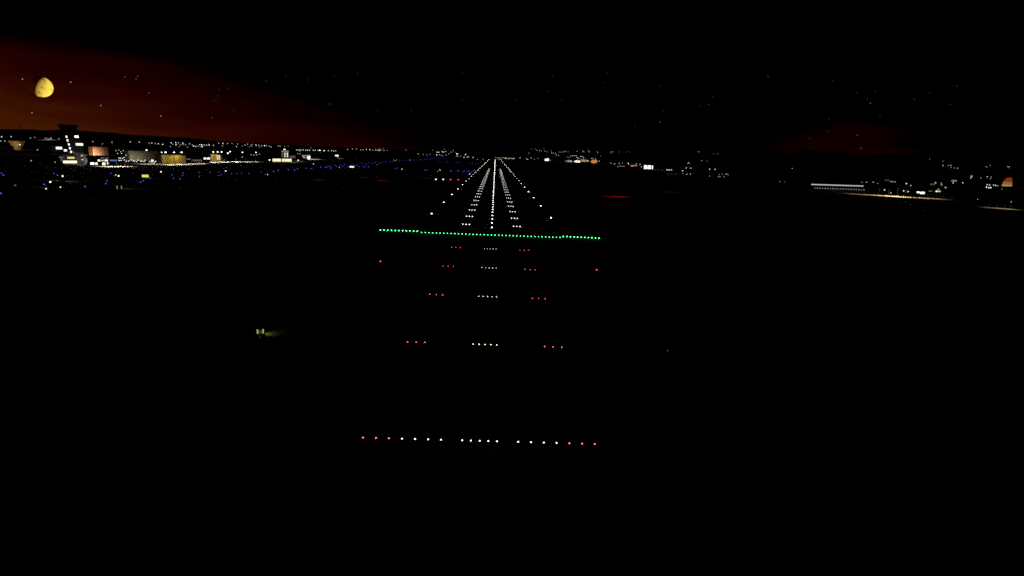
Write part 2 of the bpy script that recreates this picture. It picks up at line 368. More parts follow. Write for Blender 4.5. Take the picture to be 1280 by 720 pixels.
# the yellow board on the grass at left, near the camera
p = at(326, 420, 0); p2 = at(346, 418.5, 0)
t = thing('marker_board', 'yellow board between two lit posts on the dark grass at left', 'sign', (p.x, p.y, 0), .36)
PG = em('board_tube_glow', (1, .97, .38), .45)
for sx in (-.42, .36):
    b = bmesh.new(); box(b, sx-.085, sx+.085, -.08, .08, .42, 1.02); bm_obj('lit_post', b, PG, t)
    b = bmesh.new(); box(b, sx-.09, sx+.05, -.03, .04, 0, .20); bm_obj('reflection_foot', b, STEEL, t)  # pale block stands in for the lit post's reflection below it
    b = bmesh.new(); box(b, sx-.03, sx+.03, -.03, .04, .205, .415); bm_obj('leg', b, DARKM, t)
b = bmesh.new(); box(b, -.315, .255, -.05, .05, .40, 1.0); bm_obj('panel', b, surf('yellow_paint', (.7, .5, .02), (.6, .42, .02), 5, .6), t)
spot(t, (.5, -.35, .55), (1.7, .35, .1), 75, (.85, 1, .4), 95, .9, .05)
spot(t, (.0, -1.1, .12), (-.05, 0, .5), 5, (1, .95, .7), 60, .8, .04)
bm = bmesh.new()
gx, gy = p.x, p.y; ca, sa = math.cos(.36), math.sin(.36)
for i in range(2600):
    u, v = random.uniform(-1.2, 3.6), random.gauss(.25, .45)
    x, yv = gx+u*ca-v*sa, gy+u*sa+v*ca; h = random.uniform(.12, .42); a = random.uniform(0, PI); w = .012
    dx, dy = math.cos(a)*w, math.sin(a)*w; lx, ly = random.gauss(0, .08), random.gauss(0, .08)
    bm.faces.new([bm.verts.new(q) for q in ((x-dx, yv-dy, 0), (x+dx, yv+dy, 0), (x+lx, yv+ly, h))])
o = bm_obj('grass', bm, surf('grass_blade', (.07, .11, .02), (.10, .12, .03), 3, .8)); o['kind'] = 'stuff'; o['label'] = 'tuft of tall green grass lit beside the yellow board'; o['category'] = 'grass'

# ------------------------------------------------------------------ buildings
class Bld:
    def __init__(self, name, px0, py0, px1, py1, top, depth, wall, label, cat='building', roof=True, group=None, lift=.06):
        P, Q = at(px0, py0, 0), at(px1, py1, 0); self.P, self.Q = P, Q
        u = Q-P; self.w = math.hypot(u.x, u.y); u.normalize(); self.u = u
        self.t = thing(name, label, cat, (P.x, P.y, 0), math.atan2(u.y, u.x), group)
        pm = (px0+px1)/2; self.h = height(pm, (py0+py1)/2, top); self.d = depth
        b = bmesh.new(); box(b, 0, self.w, 0, depth, 0, self.h); bm_obj('wall', b, wall, self.t)
        if roof:
            b = bmesh.new(); box(b, -.4, self.w+.4, -.5, depth+.4, self.h+.01, self.h+.6); bm_obj('roof', b, ROOFM, self.t)
    def uz(self, px, py):                  # local x and height where that direction meets the front wall
        d = ray(px, py); n = Vector((-self.u.y, self.u.x, 0)); k = (self.P-CAM).dot(n)/d.dot(n); q = CAM+d*k
        return (q-self.P).dot(self.u), q.z
    def win(self, px0, py0, px1, py1, m, name='window', y=-.12, th=.1):
        pm, qm = (px0+px1)/2, (py0+py1)/2
        a, b_ = self.uz(px0, qm)[0], self.uz(px1, qm)[0]; z1, z0 = self.uz(pm, py0)[1], self.uz(pm, py1)[1]
        z0 = max(.15, z0); z1 = max(z0+.3, z1)
        b = bmesh.new(); box(b, a, b_, y, y+th, z0, z1); return bm_obj(name, b, m, self.t)
    def shape(self, pts, m, name='window', y=-.15, th=.12):
        b = bmesh.new(); prism(b, [(x, max(.1, z)) for x, z in [self.uz(*q) for q in pts]], y, y+th); return bm_obj(name, b, m, self.t)
    def grid(self, px0, py0, px1, py1, nx, nz, m, fill=.6):
        for i in range(nx):
            for j in range(nz):
                w, h = (px1-px0)/nx, (py1-py0)/nz
                self.win(px0+w*(i+.5-fill/2), py0+h*(j+.5-fill/2), px0+w*(i+.5+fill/2), py0+h*(j+.5+fill/2), m)
# floodlight masts: pole, arm, head with a glowing glass, lamp inside
L_F = em('floodlight_glow', (1, .97, .85), 7.0)
BLACKP = surf('black_paint', (.005, .005, .005), (.003, .003, .003), 3, 1)
def mast(px, py, h, label, power=0, col=(1, .93, .72), aim=None, deg=140, r=.7, glow=None, loc=None, group='floodlight masts by the buildings'):
    p = at(px, py, h) if loc is None else Vector(loc)
    t = thing('floodlight_mast', label, 'floodlight', (p.x, p.y, 0), 0, group)
    d = Vector((CAM.x-p.x, CAM.y-p.y, 0)).normalized()
    if glow is DARKM:                       # shielded street light: thin post, long arm, lamp under a hood
        f = Vector((aim[0], aim[1], 0)) if aim and (abs(aim[0])+abs(aim[1])) > .1 else d
        f.normalize(); e = f*3.0
        b = bmesh.new(); lathe(b, [(.12, 0), (.08, h+.4), (0, h+.4)], 6); bm_obj('pole', b, BLACKP, t)
        b = bmesh.new(); tube(b, (0, 0, h+.3), (e.x, e.y, h+.3), .05, .05); bm_obj('arm', b, BLACKP, t)
        b = bmesh.new(); lathe(b, [(.35, h), (.3, h+.2), (.1, h+.32), (0, h+.32)], 8, 0, (e.x, e.y, 0)); bm_obj('hood', b, BLACKP, t)
        tgt = Vector(aim) if aim and f is not d else Vector((e.x, e.y, 0))
        spot(t, (e.x, e.y, h-.06), tuple(tgt), power, col, deg)
        return t
    b = bmesh.new(); lathe(b, [(.2, 0), (.14, h*.5), (.1, h-.1), (0, h-.1)], 8); bm_obj('pole', b, DARKM, t)
    rz = math.atan2(-d.x, d.y)+PI
    b = bmesh.new(); box(b, -r*1.3, r*1.3, .02, .55, h-.35, h+.55); hd = bm_obj('lamp_head', b, DARKM, t); hd.rotation_euler = (0, 0, rz)
    b = bmesh.new(); box(b, -r, r, -.06, .015, h-.25, h+.4); g = bm_obj('lamp_glass', b, glow or L_F, hd)
    if power:
        f = Vector((aim[0], aim[1], 0)).normalized() if aim else d
        spot(t, (f.x*1.2, f.y*1.2, h-.6), aim if aim else (d.x*2, d.y*2, 0), power, col, deg)
    return t
# control tower
tb = at(98, 204.6, 0)
tw = Bld('control_tower', 96.6, 204.6, 107.6, 204.6, 191, 14, WALLG, 'leaning control tower with dark flared cab against the red sky', 'control tower', roof=False)
def poly(px_list): return [tw.uz(x, y) for x, y in px_list]
b = bmesh.new(); prism(b, poly([(81.5, 163.2), (96, 163.2), (98, 167), (105.3, 181), (109, 191), (91.3, 190.6)]), 1.0, 5); bm_obj('shaft', b, WALLD, tw.t)
b = bmesh.new(); prism(b, [(x, max(z, .1)) for x, z in poly([(91, 189.2), (99, 191.3), (107.4, 190.7), (108.6, 187.6), (112, 198), (107.2, 198.2), (107.4, 204.4), (96.6, 204.5)])], -1.0, .95); bm_obj('annex', b, WALLG, tw.t)
def frustum(bm, x0, x1, X0, X1, z0, z1, y0, y1, g):
    v = [bm.verts.new(q) for q in ((x0,y0,z0),(x1,y0,z0),(x1,y1,z0),(x0,y1,z0),(X0,y0-g,z1),(X1,y0-g,z1),(X1,y1+g,z1),(X0,y1+g,z1))]
    for q in ((3,2,1,0),(4,5,6,7),(0,1,5,4),(1,2,6,5),(2,3,7,6),(3,0,4,7)): bm.faces.new([v[i] for i in q])
a0, z0 = tw.uz(80.6, 163.2); a1, _ = tw.uz(96.1, 163.2); b0, z1 = tw.uz(77.5, 156.6); b1, _ = tw.uz(96.4, 156.6)
b = bmesh.new(); frustum(b, a0, a1, b0, b1, z0+.02, z1, .6, 5, .5); cab = bm_obj('cab', b, GLASSD, tw.t)
b = bmesh.new(); box(b, b0-.3, b1+.2, -.1, 5.8, z1+.02, z1+1.0); bm_obj('cab_roof', b, WALLD, tw.t)
for i in range(7):
    f = i/6; b = bmesh.new(); tube(b, (a0+(a1-a0)*f, .56, z0+.05), (b0+(b1-b0)*f, .06, z1), .1, .1, 4); bm_obj('mullion', b, WALLD, cab)
b = bmesh.new(); tube(b, ((b0+b1)/2, 3, z1+1.0), ((b0+b1)/2, 3, z1+4), .06, .04); bm_obj('antenna', b, STEEL, tw.t)
for x, y in ((83.9, 171), (85.3, 175.6), (86.9, 180.6), (88.2, 185.4), (89.6, 189.9)): tw.win(x-.75, y-1.15, x+.85, y+1.05, WHW, y=.9, th=.08)
tw.win(94.2, 169.6, 99, 172, WHW, y=.9, th=.08); tw.win(95.7, 179.2, 104.6, 181.9, ODW, y=.9, th=.08)
tw.win(100.3, 193.8, 108.4, 195.2, YWW, y=-1.1, th=.08); tw.win(101, 199, 106, 200.1, YWW, y=-1.1, th=.08)
lp = at(105, 207.6, 0); mast(0, 0, 5, 'low dark floodlight post facing the tower annex', 22000, (.95, .95, 1), (tb.x-lp.x, tb.y-lp.y, 5), 52, .25, DARKM, lp)
# terminal left of the tower
T = Bld('terminal_building', 70, 205, 96.2, 204.8, 194.5, 16, WALLD, 'low dark terminal with a bright yellow window band beside the tower')
for i in range(6): T.win(79+2.85*i, 200.9, 79+2.85*i+2.75, 203.9, ODW)
for i in range(3): T.win(84.2+3*i, 196.1, 84.2+3*i+2.8, 198.4, YWW)
T.win(74, 196, 79, 197.5, DIMW); T.win(76, 199, 78, 200.5, DIMW)
T2 = Bld('office_building', 66, 203.2, 85, 203.2, 183, 14, WALLD, 'dark office block with two lit windows left of the tower', lift=0)
T2.win(70, 183.8, 77.3, 186.4, WHW); T2.win(80, 187, 83.4, 189, WHW)
T3 = Bld('terminal_building', 111, 207, 137, 206.9, 195.3, 6, WALLD, 'dark terminal wing with rows of lit windows right of the tower')
for x0, y0, x1, y1, m in ((113, 203.2, 117.6, 205.7, WHW), (119, 203.2, 121.8, 205.9, ODW), (128, 203.4, 131.4, 206.2, WHW), (133.9, 203, 137, 205.2, ODW), (122.3, 199.7, 125, 201.5, WHW), (126.2, 200, 129.8, 201.4, YWW),
    (131, 199.7, 134.3, 201.5, WHW), (126, 197, 130.4, 198.2, DIMW), (132, 197.1, 135.2, 198.4, DIMW)): T3.win(x0, y0, x1, y1, m)
T4 = Bld('gatehouse', 137.3, 207, 147.3, 206.8, 199.3, 10, WALLD, 'small dark gatehouse with a blue light strip under its roof')
T4.win(137.6, 199.7, 146.2, 201.3, BLUESTRIP, 'light_strip')
HO = Bld('hangar', 117, 196, 136.2, 196, 184, 6, ODOOR, 'rust coloured hangar with pale ribs lit behind the terminal', 'hangar')
for x, tx in ((121, 'left'), (131.5, 'right')):
    q = at(x, 196.7, 0); mast(0, 0, 5, f'low dark floodlight post facing the {tx} half of the rust hangar', 24000, (1, .7, .5), tuple(Vector((HO.u.y, -HO.u.x, 0))*-18+Vector((0, 0, 3))), 150, .2, DARKM, q)
LB = Bld('cargo_building', 162, 200.3, 199, 200.3, 189, 6, WALLO, 'long olive cargo building lit along its base')
for i, x in enumerate((168, 179, 191)):
    q = at(x, 201.2, 0); mast(0, 0, 4.5, f'{nth(i+1)} low dark floodlight post along the cargo building from the left', [3500, 7000, 4500][i], (1, .92, .7), tuple(Vector((LB.u.y, -LB.u.x, 0))*-14+Vector((0, 0, 3))), 150, .2, DARKM, q)
BG = Bld('hangar', 202, 205.2, 232, 205.2, 194.2, 9, YDOOR, 'big yellow hangar with dark upright door seams', 'hangar')
for xa, xb in ((202, 203.3), (230.6, 232)): BG.win(xa, 194.6, xb, 205, WALLG, 'door_post', -.3, .25)
MB_ = Bld('cargo_building', 232.5, 204.2, 262.5, 203.2, 189, 7, WALLD, 'dark cargo building with olive roof band between the yellow hangars')
MB_.win(232, 189.2, 261, 192, WALLO, 'roof_band', -.5, .4); MB_.win(254, 193, 262, 194.8, WALLG, 'panel', -.3, .2)
MB_.win(254.8, 197.2, 257.3, 199, WHW); MB_.win(258.6, 197.2, 262.4, 199, WHW); MB_.win(233, 198.3, 238, 199.4, DIMW)
for i in range(6): MB_.win(241+2*i, 199.3+.4*(i % 2), 242.4+2*i, 201.6, em('brown_window', (.8, .55, .4), .17))
SG = Bld('hangar', 264, 201.4, 279, 201.2, 193, 8, YDOOR, 'small yellow hangar with a bright open doorway', 'hangar')
SG.win(271, 193.6, 272.5, 200.2, em('doorway_glow', (1, .95, .65), .8), 'doorway'); SG.win(273.1, 194, 275, 199.6, MATS['doorway_glow'], 'doorway')
SH = Bld('shed', 280.5, 200.8, 286, 200.8, 196, 8, WALLG, 'small grey shed right of the small yellow hangar')
# masts with visible lamps by the hangars
def facade_lights(B, xs, py, h, power, label, fwd=9, col=(1, .92, .66)):
    for i, x in enumerate(xs):
        p = at(x, py, h); a = (B.P+B.Q)/2; nn = Vector((B.u.y, -B.u.x, 0))
        mast(x, py, h, label % nth(i+1), power, col, tuple(-nn*8-Vector((0, 0, p.z-2))+Vector((0, 0, h))), 160)
facade_lights(BG, (207, 217.5, 227), 190.5, height(217, 205.5, 190.5)*1.02, 4200, '%s floodlight from the left above the big yellow hangar')
facade_lights(SG, (266.5, 272, 277), 190, height(272, 201.6, 190)*1.02, 5200, '%s floodlight from the left above the small yellow hangar')
for x, y, lab in ((183.2, 187.6, 'floodlight above the long olive cargo building'), (202, 190.6, 'dim floodlight left of the trio above the yellow hangar'), (284.8, 191.6, 'floodlight right of the small yellow hangar'), (287.5, 189.6, 'higher floodlight right of the small yellow hangar'),
                  (303, 190.5, 'lone floodlight between the small yellow hangar and the hotel'), (320, 190.5, 'floodlight above the faint masts left of the hotel'), (336.8, 200, 'lamp at the left end of the hotel base')):
    mast(x, y, 14 if y < 195 else 4, lab, r=.6 if y != 190.6 else .3)
for i, (x, y) in enumerate(((302.7, 196.4), (314, 193.5), (317.6, 193.8), (321, 193.6), (324.3, 192.8))): mast(x, y, 9, f'faint mast light, {nth(i+1)} from the left, between hangars and hotel', r=.35, glow=em('dim_glow', (1, 1, .95), 1.6))
# apron floodlights: light pools along the hangar fronts
for i, (x, y, pw_) in enumerate(((134, 208.2, 6500), (146, 208, 9500), (158, 208.0, 4000), (180, 205, 2500), (192, 205, 3500), (213, 206, 7000), (226, 205.6, 9000), (240, 205, 7500), (252, 204.5, 6000), (267, 203, 11000), (281, 202.6, 16000), (295, 202.3, 17000), (308, 202.2, 12000), (320, 202.2, 5000))):
    p = at(x, y, 0); mast(0, 0, 7, f'{nth(i+1)} dark apron floodlight post counted from the tower along the hangars', pw_*2.1, (1, .95, .78), (.0, 0, 0), 125, .2, DARKM, p, 'apron floodlight posts')
# car park dots right of the gatehouse
k_cp2 = lamp_post('lamp_post', 6.0, .38, em('car_park_glow', (1, .95, .85), 2.2))
for px, py in pairs('145 188.3 148.5 187.6 154 188.3 147 192 152 192 157.5 194 151 189.7 148.5 197.6 150.5 197.6 153 197.8 155 197 149 200.6 151.3 200.5 155.5 200 164.3 200 172.7 200.2 181.5 200.4 158 201.5 161 201.3 166.5 201 168.4 201.4 171 201.8 175.7 201.4 177.4 201.4 180 201.8 187 202 189 202.4 191 202.2 193.5 202.2 194.5 201.8'):
    p = at(px, py, 6); k_cp2.place((p.x, p.y, 0), 'small white lamp in the car park between gatehouse and yellow hangar', 'lamp', 'car park lamps left of the big yellow hangar')
mast(190.3, 200.6, 3.2, 'bright floodlight at the right end of the car park', 1500, (1, .97, .9), (0, 5, 0), 130, .9)
# hotel
HT = Bld('hotel_building', 352, 201.5, 361.2, 201.5, 188.2, 16, WALLD, 'dark hotel block with two columns of small lit windows')
for y in (191.5, 193.5, 195.5, 197.2):
    for x in (356, 359.2): HT.win(x-.7, y-.4, x+.7, y+.4, WHW if y < 197 else DIMW)
HT.win(352, 188.6, 354.6, 190.2, em('crown_glow', (1, .92, .7), .3), 'crown_light'); HT.win(355.4, 188.4, 360.6, 189.8, MATS['crown_glow'], 'crown_light'); HT.win(352.2, 191, 353.2, 196.5, DIMW, 'side_strip')
HT2 = Bld('hotel_annex', 361.8, 201.4, 369.5, 201.4, 194, 12, WALLD, 'low annex with a dim pinkish wall right of the hotel'); HT2.win(362.4, 194.6, 369, 197.4, em('pink_wall_glow', (.75, .5, .45), .15), 'window')  # lit pinkish wall put into a glowing panel, not a window
HB = Bld('showroom', 339.8, 202.6, 365.2, 202.4, 197.9, 7, WALLD, 'low glazed hall glowing pale yellow below the hotel')
for i in range(4): HB.win(340.7+2.65*i, 198.4, 343.2+2.65*i, 201.9, em('hall_glow', (1, .9, .55), 1.15))
for i in range(4): HB.win(352.6+3*i, 198.5, 355.4+3*i, 202, MATS['hall_glow'])
mast(355.7, 186.9, 20, 'bright lamp on top of the hotel block', r=.9, loc=None)
WB = Bld('house', 377, 199.4, 388, 199, 193.6, 12, WALLG, 'white lit house right of the hotel')
hg = em('white_wall_glow', (1, .98, .88), .34)  # lit white wall put into glowing panels, not real windows
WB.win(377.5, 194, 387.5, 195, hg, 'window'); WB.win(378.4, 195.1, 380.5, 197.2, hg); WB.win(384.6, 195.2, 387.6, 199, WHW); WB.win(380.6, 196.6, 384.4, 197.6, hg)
for x, y in ((372.3, 192.2), (375.3, 192.3), (374.2, 189.5)): mast(x, y, 9, f'small lamp {"above" if y < 190 else "beside"} the white house {"at left" if x < 373 else "close by"}', r=.5, glow=MATS['dim_glow'])
for x, y, pw_, c, lab in ((390, 199.2, 9000, (1, .97, .9), 'dark post lighting the ground right of the white house'), (397, 199.2, 6000, (1, .97, .9), 'second dark post lighting the ground right of the white house'), (374, 201.4, 2600, (1, .95, .85), 'dark post with a small light pool below the white house'), (367, 202.8, 2200, (1, .9, .7), 'dark post lighting the ground by the glazed hall'), (425, 198, 3000, (1, 1, .95), 'dark post right of the white kiosk')):
    p = at(x, y, 0); mast(0, 0, 6, lab, pw_*1.6, c, (0, 0, 0), 150, .2, DARKM, p, 'dark posts with light pools')
mast(372.8, 200.4, 4, 'small lamp below the white house', r=.4)
KB = Bld('kiosk', 418.6, 197.6, 423.2, 197.6, 193.4, 8, WALLG, 'small white kiosk alone above the blue cluster'); KB.win(419, 193.8, 423, 195, WHW); KB.win(421.2, 195.1, 423, 196.6, hg)
# far left: orange lit structure and the lit yard
OB = Bld('water_tower', 23, 187, 27, 187, 182.8, 6, surf('tan_wall', (.5, .35, .2), (.4, .28, .16), .4), 'orange lit water tower at the far left', 'tower', roof=False)
b = bmesh.new(); frustum(b, OB.uz(22, 183)[0], OB.uz(28.6, 183)[0], OB.uz(19.6, 177.5)[0], OB.uz(30, 177.5)[0], OB.h+.02, OB.uz(25, 176.3)[1], 0, 8, 3)
bm_obj('tank', b, surf('tan_tank', (.75, .5, .24), (.6, .36, .14), .25), OB.t)
q = at(21.5, 187.5, 0); mast(0, 0, 3, 'warm floodlight post facing the orange water tower', 24000, (1, .74, .38), (OB.P.x+2-q.x, OB.P.y+2-q.y, 12), 110, .2, DARKM, q); OB.win(20.6, 180, 21.6, 181.2, WHW, 'lamp', -4.2)
q = at(27.5, 175, 0); t = thing('radio_mast', 'thin dark radio mast against the red sky at far left', 'mast', (q.x, q.y, 0)); b = bmesh.new(); hh = height(27.5, 175, 156); tube(b, (0,0,0), (0,0,hh), 2.2, .6, 6); bm_obj('lattice', b, DARKM, t)
b = bmesh.new(); tube(b, (-5, 0, hh*.8), (5, 0, hh*.8), .5, .5); bm_obj('crossarm', b, DARKM, t)
for x, y in ((57, 173.2), (60.4, 174.1), (63.4, 172.8), (63.4, 174), (73.6, 173.6)): mast(x, y, 12, 'lamp of the lit yard on the far left field', r=1.4, glow=MATS['dim_glow'], group='lamps of the far left lit yard')
for x in (56, 60, 65):
    p = at(x, 175.0, 0); mast(0, 0, 14, 'dark post lighting the far left yard', 90000, (1, 1, .95), (0, 0, 0), 155, .3, DARKM, p, 'dark posts of the far left yard')

# ------------------------------------------------------------------ right side of the airfield
CN = Bld('station_canopy', 1014, 237.5, 1080.5, 239.2, 231, 10, WALLD, 'long low canopy with a bright white edge and a row of small lights', 'canopy')
CN.win(1014, 230.9, 1079.4, 232.1, em('canopy_glow', (.95, .98, 1), .62), 'edge_light')
o = CN.t.children[-1]
me = o.data; 
for v in me.vertices:                       # the light runs along the sloping roof edge
    x = v.co.x; top = v.co.z > (CN.uz(1046, 231.5)[1])
    zz = CN.uz(1014+65.4*max(0, min(1, x/CN.w)), 231.3+2.55*max(0, min(1, x/CN.w)) + (-.5 if top else .5))[1]; v.co.z = zz
for i in range(20):
    f = i/19; CN.win(1018.5+61.5*f-(.5, .9, .7)[i % 3], 234.4+2.3*f, 1018.5+61.5*f+(.6, .8, 1)[i % 3], 235.6+2.3*f, em('canopy_dim_glow', (1, .97, .92), .2), 'lamp')
# sodium lit road
a_, b_ = at(1030, 240, 0), at(1190, 249.4, 0); c_, d_ = at(1225, 259.2, 0), at(1300, 266, 0)
def road(p, q, w):
    bm = bmesh.new(); d = (q-p).normalized(); n_ = Vector((-d.y, d.x, 0))*w/2
    for z, m_, ww in ((.05, ASPH, 1),):
        vs = [bm.verts.new((v.x, v.y, z)) for v in (p-n_*ww, q-n_*ww, q+n_*ww, p+n_*ww)]; bm.faces.new(vs)
    bmesh.ops.recalc_face_normals(bm, faces=bm.faces[:]); return struct(bm_obj('road', bm, CONC))
road(a_, b_, 26); road(c_, d_, 14)
def sodium(x, y, power, col, lab, h=8, deg=155, grp='shielded road lamps at right'):
    p = at(x, y, 0); t = thing('road_lamp', lab, 'lamp', (p.x, p.y, 0), 0, grp)
    f = Vector((CAM.x-p.x, CAM.y-p.y, 0)).normalized()
    b = bmesh.new(); lathe(b, [(.07, 0), (.05, h), (0, h)], 6); tube(b, (0, 0, h-.1), (f.x*3.4, f.y*3.4, h), .05, .05); bm_obj('pole', b, BLACKP, t)
    b = bmesh.new(); lathe(b, [(.45, h-.25), (.4, h+.05), (.1, h+.2), (0, h+.2)], 8, 0, (f.x*3.4, f.y*3.4, 0)); bm_obj('shade', b, BLACKP, t)
    spot(t, (f.x*3.4, f.y*3.4, h-.3), (f.x*3.4, f.y*3.4, 0), power*.3, col, min(deg, 142), .9, .12); return t
ORC = (1, .62, .26)
for i, (x, f) in enumerate(((1068, .3), (1084, .6), (1098, 1.1), (1110, 2.6), (1121, 3.3), (1131, 2.9), (1154, 1.2), (1170, .6))):
    sodium(x, 240.0+(x-1030)*.0585+.3, 62000*f, ORC, f'{nth(i+1)} shielded orange road lamp from the left on the lit right road', 11)
for i, (x, f) in enumerate(((1236, .5), (1246, .8), (1255, 1.0), (1263, 1.0))): sodium(x, 258.4+(x-1225)*.075, 26000*f, (1, .7, .35), f'{nth(i+1)} shielded lamp on the short lit road at far right', 6)
# red lamps that wash the grass
RC = (1, .015, .01)
for i, (x, y, f, txt) in enumerate(((760, 245.3, .5, 'left'), (769, 245.5, 1.0, 'middle'), (778, 245.7, 1.2, 'right'))): sodium(x, y, 9500*f, RC, f'{txt} shaded red lamp washing the grass right of the runway', 5, 165, 'red lamps right of the runway')
sodium(838, 239.8, 4200, RC, 'shaded red lamp of the fainter red patch at right', 5, 165)
for x, y, f, txt in ((398, 224.7, 1, 'nearest the hotel side'), (456, 221.5, .8, 'in the middle of the left field'), (478, 225.4, 1, 'just before the taxiway junction'), (533, 222, .7, 'left of the white glide path lights')):
    sodium(x, y, 5000*f, (1, .04, .02), f'shaded red lamp {txt}', 5, 165, 'red lamps on the left field')
# dark tree standing before the road
def tree(px, base, top, wpx, label, n=500):
    p = at(px, base, 0); h = height(px, base, top); w = wpx*h/(base-top)
    t = thing('tree', label, 'tree', (p.x, p.y, 0))
    b = bmesh.new(); tube(b, (0,0,0), (.1,0,h*.45), h*.035, h*.02, 7)
    for a in range(5): tube(b, (.05,0,h*(.22+.04*a)), (math.cos(a*1.3)*w*.3, math.sin(a*1.3)*w*.3, h*(.5+.05*a)), h*.014, h*.006, 5)
    bm_obj('trunk', b, BARK, t); b = bmesh.new(); cl = [(random.gauss(0, w*.2), random.gauss(0, w*.2), h*random.uniform(.35, .85)) for _ in range(14)]
    for _ in range(n*3):
        c = random.choice(cl); q = Vector(c)+Vector((random.gauss(0, w*.09), random.gauss(0, w*.09), random.gauss(0, h*.07))); s = .22
        e = [Vector((random.uniform(-s, s), random.uniform(-s, s), random.uniform(-s, s))) for _ in range(3)]
        b.faces.new([b.verts.new(q+v) for v in e])
    bm_obj('crown', b, LEAF, t); return t
tree(1140, 249.5, 239, 9, 'dark rounded tree hiding the middle of the lit road'); tree(1143.5, 249, 241, 8, 'lower dark tree at the right of the pair before the road')
# ------------------------------------------------------------------ town lights
CITYM = {}
for nm, st in (('faint', .8), ('mid', 2.1), ('bright', 6)): CITYM[nm] = em('town_'+nm+'_glow', (1, .97, .9), st, False)
CITYW = {nm: em('town_warm_'+nm+'_glow', (1, .72, .38), st, False) for nm, st in (('faint', 1.1), ('mid', 2.6), ('bright', 6.5))}
def town_lamp(mat, r=1.5, h=9):
    b = bmesh.new(); lathe(b, [(.25, 0), (.15, h-1), (0, h-1)], 5, 0); lathe(b, [(x, h+z) for x, z in dome(r, -1.2, 4)], 8, 1)
    return Kind(bm_obj('street_lamp', b, [DARKM, mat], None, True))
SIZES = (.45, .8, 1.2, 1.7)                  # globe radius grows with distance to keep far light specks showing
KT = {k: [town_lamp(m, r) for r in SIZES] for k, m in CITYM.items()}; KTW = {k: [town_lamp(m, r) for r in SIZES] for k, m in CITYW.items()}
def near(p): r = math.hypot(p.x-CAM.x, p.y-CAM.y); return 0 if r < 1300 else 1 if r < 2200 else 2 if r < 3800 else 3
def town(s, txt, kind='mid', warm=False):
    for px, py in pairs(s):
        p = land(px, py, 9); (KTW if warm else KT)[kind][near(p)].place(p, f'{kind if kind != "mid" else "small"} {"warm" if warm else "white"} town lamp {txt}', 'street lamp', f'{kind} {"warm" if warm else "white"} town lamps {txt}')
W1 = 'in the band under the red sky at left'
town('2 171 14 170.8 162.8 177.3 174 177.6 189.8 178.7 197.7 179.7 203.3 180.5 223 178.5 220 181 237 179.7 244.5 183.2 249.5 181 255.5 181 258.5 181.5 266.7 181.7 273.5 179 284.3 179.3 290 179.5 297 180 295.5 183.3 306.3 181.2 309.5 180.3 314 181.2 323.5 181.5 327 182.2 337 182.8 348 182.5 350 182.5 339 184 333 182', W1)
town('0.8 176.3 6 176.5 38 172.5 43.5 171.8 186.5 179 194 179.5 213 183.2 216 180.4 224 183 234.5 184 226 180.6 229 180.6 232 181 240.5 181 278 182.5 303 182.7 312 183.3 315 183 315.5 180.4 324.5 183.8 356 183 360 182.6 246.5 182.8 248.5 183.2 251 183.3 254 182.2 389 184.3 60 187 47 187.5 92 187 116 177 128 180 140 178', W1, 'faint')
town('214 178.3 219.7 178.3 228.5 178.8 242 182.4 252.7 183.3 261.5 181.2 278.3 179.3 320 181.4 330.5 182 252 181', W1, 'bright')
W2 = 'in the dotted row behind the hotel'
town('371 187.4 373.5 187.4 376 187.5 379 187.5 382 187.7 384.5 187.7 387 187.7 391.5 187.8 394 187.9 398 188 400.5 188 410.5 188.2 414.5 188.4 417 188.5 419.5 188.5', W2); town('405 188.3 399.5 187.9', W2, 'bright')
W3 = 'on the dark skyline left of the runway'
town('434.5 187 440.5 186.3 445.7 186 450.8 187.4 453.8 187 466 187.5 469.5 187.5 471.5 187.7 475.5 187.8 480 188 484 188 474.5 185 478.5 185.3 507.5 187', W3, 'mid'); town('458 186.6 462 187 473.5 188', W3, 'bright')
W4 = 'in the hillside cluster just left of the runway end'
town('549.5 193.5 557.5 194 561 192 554.8 190.3 556.5 190 555.5 186 566.5 188 571 195 585.5 195.9 584 196.3 591.5 196.8 580 196.7 523 192.4 552 189 557.5 189', W4); town('563 190 565 190.5 569.5 190.5 576 195.3 597 199 604 199 533.5 193.3 537.5 193 529 193 541 188 573 195.3 551.5 193.8 553 195', W4, 'faint'); town('546.5 190.2 548.5 190.4 553.5 190 546 193.5 572 192.3 571 192.4 582 193', W4, 'bright')
W5 = 'on the hill right of the runway end'
town('671 188 674.5 188.3 677 188.7 681.5 189 695 193.6 698 194 689.5 191.3 691.5 191.3 694 191.4 704.5 190 707 189.5 721.5 189 730 189.5 736 189.5 746.5 189.7 728.5 188.8 747.5 190.5', W5); town('664.5 186 669 186.5 680 185 684 189.7 689 188.7 661 191.7 699 190 700.5 190.2 702 190.3 710.5 189.7 735 187.5 737 190 763 191.5 751 195', W5, 'faint')
town('765 190 773.5 190 783 190 787 190', W5, 'faint'); town('764 190 766 190', W5)
W6 = 'in the golden lit district right of the runway'
town('713.5 195.2 715.5 194.6 717.3 194.5 719 194.6 720.5 194.6 725.5 195.3 727 195.5 728.3 195.7 729.5 197.3 734.5 199 736.3 199.7 739.5 198 741 198.2 744.5 198.5 746.6 199.3 749 201.5', W6); town('709.5 196 711 197 732 198.5', W6, 'faint')
town('721 196.5 723 197.5 725 198.2 727 199 729 199.4 731 200 733 200.8 735 201.3 726 200 722 198.6 728 201.3 730 201.8', W6, 'mid', True)
town('712 199.5 714 200.3 716 200.8 723 201 721 202 718 201.8', W6, 'bright'); town('650 197.2 658 198.2 659.5 199.2 664 197.3', 'on the level ground right of the runway end'); town('672.5 198 668 199', 'on the level ground right of the runway end', 'faint', True)
